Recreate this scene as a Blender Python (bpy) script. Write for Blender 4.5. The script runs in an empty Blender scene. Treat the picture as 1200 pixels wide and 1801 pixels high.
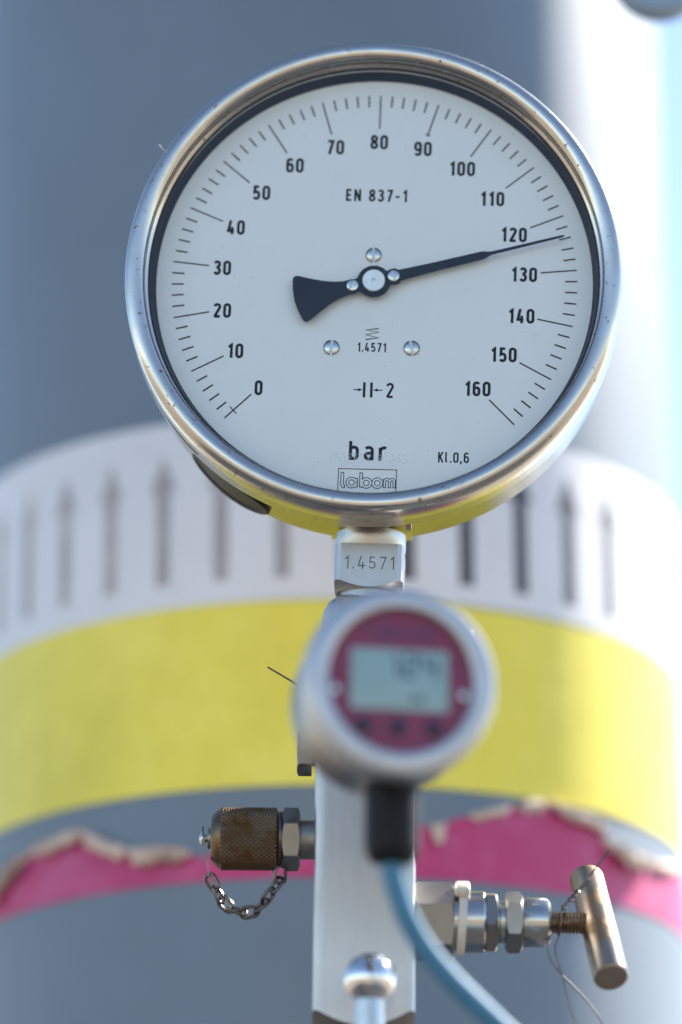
import bpy, bmesh, math, random
from math import sin, cos, pi, radians, atan2, hypot, sqrt
from mathutils import Vector, Matrix

random.seed(7)
scene = bpy.context.scene
COL = scene.collection
MM = 0.001
BASE = Vector((0, 0, 1.5))            # the dial's centre stands 1.5 m above the ground

# ------------------------------------------------------------------ camera
cd = bpy.data.cameras.new('camera')
cam = bpy.data.objects.new('camera', cd)
COL.objects.link(cam)
cam.location = (-0.0099, -1.16016, 1.05715)
cam.rotation_euler = (radians(107.501), radians(-0.572), radians(-0.180))
cd.sensor_fit = 'VERTICAL'
cd.sensor_height = 36
cd.sensor_width = 24
cd.lens = 135
cd.clip_start = 0.05
cd.clip_end = 2000
cd.dof.use_dof = True
cd.dof.focus_distance = 1.2265
cd.dof.aperture_fstop = 3.3
scene.camera = cam

# ------------------------------------------------------------------ light
SUN_AZ = radians(52)      # from +Y (away from the camera) towards +X (right)
SUN_EL = radians(41)
world = bpy.data.worlds.new('World')
scene.world = world
world.use_nodes = True
wn, wl = world.node_tree.nodes, world.node_tree.links
wn.clear()
wo = wn.new('ShaderNodeOutputWorld')
wb = wn.new('ShaderNodeBackground')
sky = wn.new('ShaderNodeTexSky')
sky.sky_type = 'NISHITA'
sky.sun_disc = False
sky.sun_elevation = SUN_EL
sky.sun_rotation = SUN_AZ
sky.altitude = 500
sky.air_density = 0.9
sky.dust_density = 0.4
sky.ozone_density = 0.8
wb.inputs['Strength'].default_value = 0.085
wl.new(sky.outputs[0], wb.inputs[0])
wl.new(wb.outputs[0], wo.inputs[0])
sd = bpy.data.lights.new('sun', 'SUN')
sd.energy = 4.3
sd.angle = radians(0.53)
sd.color = (1.0, 0.95, 0.87)
sun = bpy.data.objects.new('sun', sd)
COL.objects.link(sun)
sdir = Vector((sin(SUN_AZ) * cos(SUN_EL), cos(SUN_AZ) * cos(SUN_EL), sin(SUN_EL)))
sun.rotation_euler = sdir.to_track_quat('Z', 'Y').to_euler()
sun.location = (2, 2, 4)
vs = scene.view_settings
vs.view_transform = 'Standard'
vs.look = 'None'
vs.exposure = 1.86
vs.gamma = 1.0
vs.use_curve_mapping = False
scene.render.engine = 'CYCLES'
scene.cycles.use_denoising = True
scene.cycles.max_bounces = 10
scene.cycles.sample_clamp_indirect = 8

# ------------------------------------------------------------------ materials
def new_mat(name):
    m = bpy.data.materials.new(name)
    m.use_nodes = True
    nt = m.node_tree
    return m, nt, nt.nodes['Principled BSDF']

def noise(nt, scale, detail=4, rough=.55, vec=None, stretch=None, coord='Object'):
    tc = nt.nodes.new('ShaderNodeTexCoord')
    mp = nt.nodes.new('ShaderNodeMapping')
    if stretch:
        mp.inputs['Scale'].default_value = stretch
    nt.links.new(tc.outputs[coord], mp.inputs[0])
    n = nt.nodes.new('ShaderNodeTexNoise')
    n.inputs['Scale'].default_value = scale
    n.inputs['Detail'].default_value = detail
    n.inputs['Roughness'].default_value = rough
    nt.links.new(mp.outputs[0], n.inputs['Vector'])
    return n

def ramp(nt, src, stops):
    r = nt.nodes.new('ShaderNodeValToRGB')
    e = r.color_ramp.elements
    while len(e) > len(stops):
        e.remove(e[-1])
    while len(e) < len(stops):
        e.new(.5)
    for el, (p, c) in zip(e, stops):
        el.position = p
        el.color = (c, c, c, 1) if not isinstance(c, tuple) else (*c[:3], 1)
    nt.links.new(src, r.inputs[0])
    return r

def mix(nt, fac, a, b):
    m = nt.nodes.new('ShaderNodeMix')
    m.data_type = 'RGBA'
    for i, v in ((6, a), (7, b)):
        if isinstance(v, tuple):
            m.inputs[i].default_value = (*v[:3], 1)
        else:
            nt.links.new(v, m.inputs[i])
    if isinstance(fac, float):
        m.inputs[0].default_value = fac
    else:
        nt.links.new(fac, m.inputs[0])
    return m.outputs[2]

def bump(nt, p, src, strength, dist):
    b = nt.nodes.new('ShaderNodeBump')
    b.inputs['Strength'].default_value = strength
    b.inputs['Distance'].default_value = dist
    nt.links.new(src, b.inputs['Height'])
    nt.links.new(b.outputs[0], p.inputs['Normal'])

def metal(name, base, rough, stain=(.22, .12, .05), stain_amt=(.62, .72), stain_scale=500, streak=None,
          metallic=1.0, rvar=.12, bmp=0.0, cloud=.25):
    m, nt, p = new_mat(name)
    n1 = noise(nt, stain_scale, 5, .6)
    n2 = noise(nt, 45, 5, .6)
    n3 = noise(nt, 900 if streak else 300, 3, .6, stretch=streak)
    c1 = mix(nt, ramp(nt, n2.outputs[0], [(.3, 0.0), (.75, cloud)]).outputs[0], base, tuple(v * .55 for v in base))
    c1 = mix(nt, ramp(nt, n3.outputs[0], [(.3, 0.0), (.8, .22)]).outputs[0], c1, tuple(v * .6 for v in base))
    c2 = mix(nt, ramp(nt, n1.outputs[0], [(stain_amt[0], 0.0), (stain_amt[1], .9)]).outputs[0], c1, stain)
    nt.links.new(c2, p.inputs['Base Color'])
    p.inputs['Metallic'].default_value = metallic
    r = ramp(nt, n2.outputs[0], [(.25, max(rough - rvar * .5, .02)), (.8, rough + rvar)])
    rr = nt.nodes.new('ShaderNodeMath'); rr.operation = 'MAXIMUM'
    rs = ramp(nt, n1.outputs[0], [(stain_amt[0], 0.0), (stain_amt[1], .7)])
    nt.links.new(r.outputs[0], rr.inputs[0]); nt.links.new(rs.outputs[0], rr.inputs[1])
    nt.links.new(rr.outputs[0], p.inputs['Roughness'])
    if bmp:
        bump(nt, p, n3.outputs[0], bmp, .0002)
    return m

def plain(name, col, rough=.5, metallic=0.0, var=.15, scale=120, bmp=0.0, spec=.5, coat=0.0):
    m, nt, p = new_mat(name)
    n = noise(nt, scale, 5, .6)
    c = mix(nt, ramp(nt, n.outputs[0], [(.3, 0.0), (.75, 1.0)]).outputs[0], col, tuple(v * (1 - var) for v in col))
    nt.links.new(c, p.inputs['Base Color'])
    p.inputs['Roughness'].default_value = rough
    p.inputs['Metallic'].default_value = metallic
    p.inputs['Specular IOR Level'].default_value = spec
    p.inputs['Coat Weight'].default_value = coat
    if bmp:
        bump(nt, p, n.outputs[0], bmp, .0004)
    return m

M = {}
M['bezel'] = metal('polished_steel', (.56, .53, .49), .21, stain=(.17, .10, .05), stain_amt=(.635, .70), stain_scale=420, bmp=.05, cloud=.3)
M['case'] = metal('case_steel', (.47, .44, .38), .13, stain=(.10, .07, .04), stain_amt=(.69, .76), stain_scale=260, bmp=.04, cloud=.2)
M['stem'] = metal('stem_steel', (.45, .435, .415), .3, stain=(.06, .05, .05), stain_amt=(.70, .75), stain_scale=700, bmp=.05)
M['block'] = metal('brushed_steel', (.57, .55, .525), .42, stain=(.14, .11, .10), stain_amt=(.69, .745), stain_scale=140, streak=(1, 1, .06), bmp=.12, rvar=.1, cloud=.15)
M['fitting'] = metal('fitting_steel', (.50, .485, .465), .2, stain=(.2, .13, .08), stain_amt=(.7, .78), stain_scale=300, bmp=.05)
M['nut'] = metal('matt_nut_steel', (.33, .305, .275), .32, stain=(.16, .1, .06), stain_amt=(.66, .76), stain_scale=350, bmp=.08)
M['handle'] = metal('handle_steel', (.39, .335, .265), .3, stain=(.30, .16, .06), stain_amt=(.46, .72), stain_scale=55, bmp=.06)
M['rust_and_reflection'] = metal('tarnish_and_dark_reflection', (.33, .31, .28), .36, stain=(.14, .085, .04), stain_amt=(.55, .75), stain_scale=200, bmp=.1)
M['thread'] = metal('rusty_thread', (.30, .22, .15), .45, stain=(.22, .09, .03), stain_amt=(.5, .65), stain_scale=260)
M['chain'] = metal('chain_steel', (.17, .145, .135), .24, stain=(.12, .07, .04), stain_amt=(.6, .75), stain_scale=400)
M['wire'] = metal('wire_steel', (.17, .155, .15), .35, stain=(.16, .08, .04), stain_amt=(.6, .75), stain_scale=300)
M['knurl'] = metal('rusty_knurl', (.17, .13, .085), .4, stain=(.13, .06, .022), stain_amt=(.40, .62), stain_scale=90)
M['ring_steel'] = metal('transmitter_steel', (.53, .53, .54), .42, stain=(.3, .25, .2), stain_amt=(.75, .8), stain_scale=300)
M['housing'] = metal('transmitter_housing', (.21, .19, .185), .32, stain=(.2, .15, .1), stain_amt=(.7, .8), stain_scale=200)
M['chrome'] = metal('ball_steel', (.70, .69, .68), .07, stain=(.3, .25, .2), stain_amt=(.76, .8), stain_scale=200, rvar=.05, cloud=.1)
M['hub'] = metal('hub_aluminium', (.82, .82, .83), .45, stain=(.3, .3, .3), stain_amt=(.75, .8), stain_scale=900, cloud=.05)
M['screw'] = metal('screw_steel', (.66, .64, .60), .2, stain=(.2, .15, .1), stain_amt=(.72, .8), stain_scale=900)
M['ink'] = plain('black_ink', (.007, .012, .028), .6, spec=.2)
M['needle'] = plain('black_needle', (.009, .017, .04), .5, spec=.3)
M['ringblack'] = plain('black_spacer', (.008, .017, .045), .6, scale=900, var=.4)
M['slot_shade'] = plain('painted_recess_shade', (.02, .018, .015), .6)
M['rubber'] = plain('black_rubber', (.012, .012, .012), .55, scale=400, bmp=.1)
M['plastic'] = plain('black_plastic', (.006, .006, .008), .55, spec=.25)
M['cable'] = plain('blue_cable', (.06, .205, .33), .6, scale=300)
M['nylon'] = plain('cream_nylon', (.66, .59, .50), .4)
M['magenta'] = plain('magenta_panel', (.22, .019, .068), .32, scale=60, var=.2)
M['lcd'] = plain('lcd_glass', (.27, .40, .40), .25)
M['lcdink'] = plain('lcd_segments', (.04, .075, .10), .3)
M['button'] = plain('button_navy', (.012, .014, .035), .4)
M['print'] = plain('dark_print', (.09, .03, .10), .4)
M['flange'] = plain('far_blue_paint', (.26, .36, .48), .5)

# dial: enamel with a few specks and hair scratches
m, nt, p = new_mat('dial_enamel')
n1 = noise(nt, 420, 2, .5)
n2 = noise(nt, 60, 4, .6)
n3 = noise(nt, 260, 3, .6, stretch=(1, 1, .25))
c = mix(nt, ramp(nt, n2.outputs[0], [(.3, 0.0), (.8, .5)]).outputs[0], (.85, .86, .89), (.79, .80, .82))
c = mix(nt, ramp(nt, n1.outputs[0], [(.775, 0.0), (.80, .75)]).outputs[0], c, (.22, .2, .18))
c = mix(nt, ramp(nt, n3.outputs[0], [(.74, 0.0), (.78, .3)]).outputs[0], c, (.4, .38, .36))
nt.links.new(c, p.inputs['Base Color'])
p.inputs['Roughness'].default_value = .45
M['dial'] = m

# thin window glass: clear with a fresnel reflection
m = bpy.data.materials.new('window_glass'); m.use_nodes = True
nt = m.node_tree; nt.nodes.clear()
o = nt.nodes.new('ShaderNodeOutputMaterial'); t = nt.nodes.new('ShaderNodeBsdfTransparent'); g = nt.nodes.new('ShaderNodeBsdfGlossy')
f = nt.nodes.new('ShaderNodeFresnel'); f.inputs[0].default_value = 1.2
g.inputs['Roughness'].default_value = .02
mx = nt.nodes.new('ShaderNodeMixShader')
nt.links.new(f.outputs[0], mx.inputs[0]); nt.links.new(t.outputs[0], mx.inputs[1]); nt.links.new(g.outputs[0], mx.inputs[2])
nt.links.new(mx.outputs[0], o.inputs[0])
t.inputs[0].default_value = (.97, .985, .98, 1)
dn = noise(nt, 700, 3, .6); dn2 = noise(nt, 22, 4, .6)
dr = ramp(nt, dn.outputs[0], [(.71, 0.0), (.77, .4)]); dr2 = ramp(nt, dn2.outputs[0], [(.4, .0), (.85, .02)])
da = nt.nodes.new('ShaderNodeMath'); da.operation = 'MAXIMUM'
nt.links.new(dr.outputs[0], da.inputs[0]); nt.links.new(dr2.outputs[0], da.inputs[1])
df = nt.nodes.new('ShaderNodeBsdfDiffuse'); df.inputs[0].default_value = (.5, .48, .45, 1)
mx2 = nt.nodes.new('ShaderNodeMixShader')
nt.links.new(da.outputs[0], mx2.inputs[0]); nt.links.new(mx.outputs[0], mx2.inputs[1]); nt.links.new(df.outputs[0], mx2.inputs[2])
nt.links.new(mx2.outputs[0], o.inputs[0])
M['glass'] = m
# frosted print on the glass
m, nt, p = new_mat('etched_print')
p.inputs['Base Color'].default_value = (.55, .58, .62, 1)
p.inputs['Alpha'].default_value = .42
p.inputs['Roughness'].default_value = .7
M['etch'] = m

# painted pipe
def paint(name, col, rough, spec=.5, big=(0.82, 1.0), bscale=220, bstr=.12, dirt_mottle=None, dirt_mottle_at=(.66, .8)):
    m, nt, p = new_mat(name)
    n1 = noise(nt, 9, 5, .6)
    n2 = noise(nt, bscale, 3, .5, stretch=(1, 1, .5))
    c = mix(nt, ramp(nt, n1.outputs[0], [(.3, 0.0), (.75, 1.0)]).outputs[0], col, tuple(v * big[0] for v in col))
    if dirt_mottle:
        n3 = noise(nt, 38, 6, .65)
        c = mix(nt, ramp(nt, n3.outputs[0], [(dirt_mottle_at[0], 0.0), (dirt_mottle_at[1], .8)]).outputs[0], c, dirt_mottle)
    nt.links.new(c, p.inputs['Base Color'])
    p.inputs['Roughness'].default_value = rough
    p.inputs['Specular IOR Level'].default_value = spec
    bump(nt, p, n2.outputs[0], bstr, .0006)
    return m
M['pipe'] = paint('grey_blue_paint', (.112, .155, .203), .52, spec=1.0)
M['white_tape'] = paint('white_tape_film', (.76, .74, .75), .4, bstr=.05, dirt_mottle=(.58, .54, .50), dirt_mottle_at=(.58, .85))
M['yellow_tape'] = paint('yellow_tape_film', (.90, .76, .085), .42, spec=.4, big=(.72, 1), bstr=.25, bscale=28, dirt_mottle=(.93, .80, .15), dirt_mottle_at=(.45, .8))  # lighter patches mottle the yellow
M['pink_tape'] = paint('magenta_tape_film', (.52, .034, .155), .5, big=(.85, 1), bstr=.1, dirt_mottle=(.60, .17, .36), dirt_mottle_at=(.48, .8))
M['torn'] = paint('torn_tape_backing', (.66, .50, .40), .7, dirt_mottle=(.22, .12, .08), dirt_mottle_at=(.5, .64), bstr=.4)
M['arrow_faded'] = paint('faded_arrow_print', (.38, .345, .34), .5, dirt_mottle=(.52, .48, .46), dirt_mottle_at=(.5, .72))
M['arrow_dark'] = paint('dark_arrow_print', (.085, .08, .09), .5)

# gravel ground
m, nt, p = new_mat('gravel')
n1 = noise(nt, 2.0, 6, .7); n2 = noise(nt, 60, 3, .6)
c = mix(nt, ramp(nt, n1.outputs[0], [(.3, 0.0), (.7, 1.0)]).outputs[0], (.33, .27, .20), (.24, .20, .15))
c = mix(nt, ramp(nt, n2.outputs[0], [(.4, 0.0), (.7, .6)]).outputs[0], c, (.17, .15, .125))
nt.links.new(c, p.inputs['Base Color']); p.inputs['Roughness'].default_value = .9
bump(nt, p, n2.outputs[0], .8, .02)
M['gravel'] = m

M['dark_pad_tone'] = plain('dark_pad_tone', (.05, .05, .052), .85, scale=90, var=.5, bmp=.6)

# ------------------------------------------------------------------ mesh helpers (all in millimetres)
class MB:
    def __init__(s):
        s.v, s.f = [], []
    def add(s, verts, faces):
        o = len(s.v)
        s.v += [tuple(v) for v in verts]
        s.f += [tuple(i + o for i in f) for f in faces]
        return s
    def loops(s, rings, closed_u=True, cap0=False, cap1=False, closed_v=False):
        n = len(rings[0]); o = len(s.v)
        for r in rings:
            s.v += [tuple(v) for v in r]
        R = len(rings)
        for i in range(R if closed_v else R - 1):
            a, b = o + i * n, o + ((i + 1) % R) * n
            for j in range(n if closed_u else n - 1):
                k = (j + 1) % n
                s.f.append((a + j, a + k, b + k, b + j))
        if cap0:
            s.f.append(tuple(o + j for j in reversed(range(n))))
        if cap1:
            s.f.append(tuple(o + (R - 1) * n + j for j in range(n)))
        return s
    def build(s, name, mat, parent=None, loc=None, sharp=35, smooth=True, recalc=True):
        me = bpy.data.meshes.new(name)
        me.from_pydata([(x * MM, y * MM, z * MM) for x, y, z in s.v], [], s.f)
        if recalc:
            bm = bmesh.new(); bm.from_mesh(me)
            bmesh.ops.recalc_face_normals(bm, faces=bm.faces)
            bm.to_mesh(me); bm.free()
        if smooth:
            me.polygons.foreach_set('use_smooth', [True] * len(me.polygons))
            me.set_sharp_from_angle(angle=radians(sharp))
        me.materials.append(M[mat])
        ob = bpy.data.objects.new(name, me)
        COL.objects.link(ob)
        if parent:
            ob.parent = parent
        if loc:
            ob.location = Vector(loc) * MM
        return ob

def axes(d):
    d = Vector(d).normalized()
    u = d.cross(Vector((0, 0, 1)) if abs(d.z) < .9 else Vector((1, 0, 0))).normalized()
    return d, u, d.cross(u)

def lathe(profile, axis='y', seg=64, o=(0, 0, 0), cap0=False, cap1=False, d=None, closed_v=False):
    """profile: (radius, position along axis)"""
    if d is None:
        d = {'x': (1, 0, 0), 'y': (0, 1, 0), 'z': (0, 0, 1)}[axis]
    d, u, w = axes(d); o = Vector(o)
    mb = MB()
    rings = [[o + d * t + (u * cos(2 * pi * j / seg) + w * sin(2 * pi * j / seg)) * r for j in range(seg)] for r, t in profile]
    return mb.loops(rings, cap0=cap0, cap1=cap1, closed_v=closed_v)

def poly_r(th, n, apothem, rot=0):
    a = (th - rot) % (2 * pi / n)
    return apothem / cos(a - pi / n)

def prism(n, flat, t0, t1, axis_d, o=(0, 0, 0), rot=0, ch0=0, ch1=0, k=.45, per=10, bore=0, rclip=None, ref=None):
    """n-sided bar with turned (conical) chamfers; flat = across flats"""
    d, u, w = axes(axis_d); o = Vector(o)
    if ref is not None:
        u = (Vector(ref) - d * Vector(ref).dot(d)).normalized(); w = d.cross(u)
    ap = flat / 2; N = n * per
    ths = [2 * pi * j / N + rot for j in range(N)]
    rho = [poly_r(th, n, ap, rot) for th in ths]
    if rclip:
        rho = [min(r, rclip) for r in rho]
    P = lambda r, th, t: o + d * t + (u * cos(th) + w * sin(th)) * r
    rings = []
    if ch0:
        rings.append([P(ap * .985, th, t0) for th in ths])
        rings.append([P(r, th, t0 + k * (r - ap * .985) * ch0) for r, th in zip(rho, ths)])
    else:
        rings.append([P(r, th, t0) for r, th in zip(rho, ths)])
    if ch1:
        rings.append([P(r, th, t1 - k * (r - ap * .985) * ch1) for r, th in zip(rho, ths)])
        rings.append([P(ap * .985, th, t1) for th in ths])
    else:
        rings.append([P(r, th, t1) for r, th in zip(rho, ths)])
    return MB().loops(rings, cap0=True, cap1=True)

def catmull(pts, n=8):
    pts = [Vector(p) for p in pts]
    out = []
    for i in range(len(pts) - 1):
        p0 = pts[max(i - 1, 0)]; p1 = pts[i]; p2 = pts[i + 1]; p3 = pts[min(i + 2, len(pts) - 1)]
        for j in range(n):
            t = j / n
            out.append(.5 * ((2 * p1) + (p2 - p0) * t + (2 * p0 - 5 * p1 + 4 * p2 - p3) * t * t + (3 * p1 - p0 - 3 * p2 + p3) * t ** 3))
    out.append(pts[-1])
    return out

def tube(pts, r, seg=10, closed=False, mb=None):
    pts = [Vector(p) for p in pts]; n = len(pts)
    mb = mb or MB()
    rings = []; u = None
    for i, p in enumerate(pts):
        if closed:
            t = (pts[(i + 1) % n] - pts[i - 1]).normalized()
        else:
            t = (pts[min(i + 1, n - 1)] - pts[max(i - 1, 0)]).normalized()
        if u is None:
            u = axes(t)[1]
        u = (u - t * u.dot(t)).normalized(); w = t.cross(u)
        rr = r[i] if isinstance(r, (list, tuple)) else r
        rings.append([p + (u * cos(2 * pi * j / seg) + w * sin(2 * pi * j / seg)) * rr for j in range(seg)])
    mb.loops(rings, cap0=not closed, cap1=not closed, closed_v=closed)
    return mb

def box(x0, x1, y0, y1, z0, z1, b=0):
    if not b:
        v = [(x, y, z) for x in (x0, x1) for y in (y0, y1) for z in (z0, z1)]
        return MB().add(v, [(0, 1, 3, 2), (4, 6, 7, 5), (0, 4, 5, 1), (2, 3, 7, 6), (0, 2, 6, 4), (1, 5, 7, 3)])
    bm = bmesh.new()
    bmesh.ops.create_cube(bm, size=1)
    for v in bm.verts:
        v.co = Vector(((x0 + x1) / 2 + v.co.x * (x1 - x0), (y0 + y1) / 2 + v.co.y * (y1 - y0), (z0 + z1) / 2 + v.co.z * (z1 - z0)))
    bmesh.ops.bevel(bm, geom=bm.edges[:], offset=b, segments=3, profile=.5, affect='EDGES')
    bm.verts.index_update()
    mb = MB().add([v.co for v in bm.verts], [[v.index for v in f.verts] for f in bm.faces])
    bm.free()
    return mb

def empty(name, loc, label, cat, rot=(0, 0, 0), group=None):
    e = bpy.data.objects.new(name, None)
    e.empty_display_size = .01
    COL.objects.link(e)
    e.location = loc
    e.rotation_euler = [radians(a) for a in rot]
    tag(e, label, cat, group)
    return e

def tag(o, label, cat, group=None):
    o['label'] = label; o['category'] = cat
    if group:
        o['group'] = group

# ------------------------------------------------------------------ stroke lettering (narrow engineering face)
def arc(cx, cy, rx, ry, a0, a1, n=10):
    return [(cx + rx * cos(radians(a0 + (a1 - a0) * i / n)), cy + ry * sin(radians(a0 + (a1 - a0) * i / n))) for i in range(n + 1)]
GL = {}
GL['0'] = (.34, [(arc(.17, .755, .17, .17, 0, 180) + arc(.17, .245, .17, .17, 180, 360), True)])
GL['1'] = (.22, [([(.0, .74), (.18, .90), (.18, 0)], False), ([(.18, 1.0), (.18, .8)], False)])
GL['2'] = (.34, [(arc(.17, .755, .165, .17, 172, -28) + [(.03, .1), (.06, .075), (.36, .075)], False)])
GL['3'] = (.34, [(arc(.165, .745, .16, .18, 158, -78) + [(.13, .53)], False), ([(.13, .53)] + arc(.165, .285, .17, .21, 72, -158), False)])
GL['4'] = (.36, [([(.17, 1.0), (.02, .25), (.40, .25)], False), ([(.27, .52), (.27, 0)], False)])
GL['5'] = (.34, [([(.33, .925), (.06, .925), (.05, .52)] + arc(.17, .36, .165, .20, 110, 0, 6) + arc(.17, .245, .165, .17, 0, -160, 8), False)])
GL['6'] = (.34, [(arc(.17, .245, .165, .17, 180, 360) + arc(.17, .42, .165, .16, 0, 180), True), (arc(.17, .755, .165, .17, 25, 180) + [(.005, .245)], False)])
GL['7'] = (.34, [([(.0, .925), (.34, .925), (.11, 0)], False)])
GL['8'] = (.34, [(arc(.17, .735, .15, .19, 0, 360, 18)[:-1], True), (arc(.17, .28, .17, .205, 0, 360, 18)[:-1], True)])
GL['9'] = (.34, [(arc(.17, .755, .165, .17, 0, 180) + arc(.17, .58, .165, .16, 180, 360), True), ([(.335, .755)] + arc(.17, .245, .165, .17, 0, -155), False)])
GL['.'] = (.0, [([(.0, 0), (.0, .16)], False)])
GL[','] = (.0, [([(.0, .16), (-.03, -.12)], False)])
GL['-'] = (.26, [([(-.02, .42), (.28, .42)], False)])
GL[' '] = (.12, [])
GL['E'] = (.30, [([(.32, .925), (0, .925), (0, .075), (.32, .075)], False), ([(0, .5), (.28, .5)], False)])
GL['N'] = (.36, [([(0, 0), (0, 1.0)], False), ([(.36, 0), (.36, 1.0)], False), ([(.0, .96), (.36, .04)], False)])
GL['K'] = (.34, [([(0, 0), (0, 1)], False), ([(.34, 1), (.03, .42)], False), ([(.1, .56), (.36, 0)], False)])
GL['l'] = (.12, [([(0, 1.0), (0, .2)] + arc(.12, .2, .12, .125, 180, 270, 5), False)])
GL['b'] = (.32, [([(0, 0), (0, 1.0)], False), (arc(.16, .53, .16, .15, 180, 0) + arc(.16, .225, .16, .15, 0, -180), False)])
GL['a'] = (.32, [(arc(.16, .53, .16, .15, 150, 0) + [(.32, 0)], False), (arc(.16, .22, .16, .15, 360, 90) + [(.32, .37)], False)])
GL['r'] = (.22, [([(0, 0), (0, .68)], False), (arc(.18, .47, .18, .21, 180, 60), False)])
GL['S'] = (.40, [(arc(.2, .72, .2, .2, 30, 270) + arc(.2, .27, .2, .2, 90, -150), False)])
GL['A'] = (.46, [([(0, 0), (.23, .95), (.46, 0)], False), ([(.08, .3), (.38, .3)], False)])
GL['F'] = (.34, [([(.36, .925), (0, .925), (0, 0)], False), ([(0, .5), (.3, .5)], False)])
GL['T'] = (.40, [([(0, .925), (.4, .925)], False), ([(.2, .925), (.2, 0)], False)])
GL['Y'] = (.44, [([(0, 1), (.22, .5), (.44, 1)], False), ([(.22, .5), (.22, 0)], False)])
GL['G'] = (.46, [(arc(.23, .5, .23, .425, 40, 360, 16) + [(.26, .5)], False)])
GL['L'] = (.34, [([(0, 1), (0, .075), (.36, .075)], False)])

def ribbon(mb, pts, width, put, closed=False):
    n = len(pts); L = []; R = []
    h = width / 2
    for i in range(n):
        if closed:
            a, b, c = pts[i - 1], pts[i], pts[(i + 1) % n]
        else:
            a, b, c = pts[max(i - 1, 0)], pts[i], pts[min(i + 1, n - 1)]
        d1 = Vector((b[0] - a[0], b[1] - a[1])); d2 = Vector((c[0] - b[0], c[1] - b[1]))
        if d1.length < 1e-9: d1 = d2.copy()
        if d2.length < 1e-9: d2 = d1.copy()
        d1.normalize(); d2.normalize()
        n1 = Vector((-d1.y, d1.x)); n2 = Vector((-d2.y, d2.x))
        q = n1 + n2
        q = n1 if q.length < 1e-6 else q.normalized()
        s = h / max(q.dot(n1), .45)
        L.append((b[0] + q.x * s, b[1] + q.y * s)); R.append((b[0] - q.x * s, b[1] - q.y * s))
    o = len(mb.v)
    mb.v += [tuple(put(*p)) for p in L] + [tuple(put(*p)) for p in R]
    for i in range(n if closed else n - 1):
        k = (i + 1) % n
        mb.f.append((o + i, o + k, o + n + k, o + n + i))

def text_width(txt, stroke=.15, gap=.13):
    return sum(GL[c][0] + stroke + gap for c in txt) - gap

def text(mb, txt, cx, cz, h, y, stroke=.15, gap=.13, put=None, xs=1.0, rot=0):
    """flat lettering centred at cx,cz on the plane y"""
    W = text_width(txt, stroke, gap)
    x = -W / 2 + stroke / 2
    put = put or (lambda a, b: (a, y, b))
    for i, ch in enumerate(txt):
        w, strokes = GL[ch]
        for j, (pts, cl) in enumerate(strokes):
            lift = .004 * j
            ribbon(mb, [(cx + (px + x) * h * xs, cz + (pz - .5) * h) for px, pz in pts], stroke * h,
                   (lambda a, b, l=lift: tuple(Vector(put(a, b)) + Vector((0, -l, 0)))), cl)
        x += w + stroke + gap
    return mb

# ================================================================== THE SETTING
gb = MB().add([(-60000, -60000, 0), (60000, -60000, 0), (60000, 60000, 0), (-60000, 60000, 0)], [(0, 1, 2, 3)])
g = gb.build('ground', 'gravel', smooth=False)
g['kind'] = 'structure'
pv = MB().add([(-2500, -2600, 4), (2500, -2600, 4), (2500, 2400, 4), (-2500, 2400, 4)], [(0, 1, 2, 3)]).build('dark_pad', 'dark_pad_tone', smooth=False)  # unseen pad, added and sized to give the steel dark lower reflections
pv['kind'] = 'structure'

# ================================================================== THE PIPE
R = 140.2
PIPE = Vector((-16.7, 318.12, 23.18)) * MM + BASE
pipe = empty('pipe', PIPE, 'large upright grey-blue painted pipe wrapped in white, yellow and pink tape', 'pipe')
pa = Vector((-0.0179, 0.0115, 0.9998)).normalized()
pipe.rotation_mode = 'QUATERNION'
pipe.rotation_quaternion = Vector((0, 0, 1)).rotation_difference(pa)
prof = [(R, h_) for h_ in (-1500, -900, -600, -400, -300, -200, -100, 0, 100, 200, 300, 500, 800)]
lathe(prof, 'z', 160, cap0=True, cap1=True).build('pipe_shell', 'pipe', pipe, sharp=50)

def cyl(phi, h, r):
    a = radians(phi)
    return (r * sin(a), -r * cos(a), h)

def band(mb, p0, p1, low, high, r0, r1, step=2.0, vs_=6):
    """a film wrapped round the pipe from angle p0 to p1 between heights low(phi) and high(phi)"""
    n = max(2, int((p1 - p0) / step)); rings = []
    for i in range(n + 1):
        ph = p0 + (p1 - p0) * i / n
        lo, hi = low(ph), high(ph)
        col = [cyl(ph, lo, r0)] + [cyl(ph, lo + (hi - lo) * k / vs_, r1) for k in range(vs_ + 1)] + [cyl(ph, hi, r0)]
        rings.append(col)
    mb.loops(rings, closed_u=True, cap0=True, cap1=True)
    return mb

TILT = lambda ph: -3.4 * sin(radians(ph))               # the white tape is wrapped a little askew
wt = band(MB(), -179, 179, lambda p_: -79.0, lambda p_: -8.9 + TILT(p_), R - .5, R + .30).build('white_tape', 'white_tape', pipe)
yt = band(MB(), -179, 179, lambda p_: -148.4 - .9 * sin(radians(p_)), lambda p_: -79.6 - .8 * sin(radians(p_)), R - .5, R + .55).build('yellow_tape', 'yellow_tape', pipe)

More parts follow.
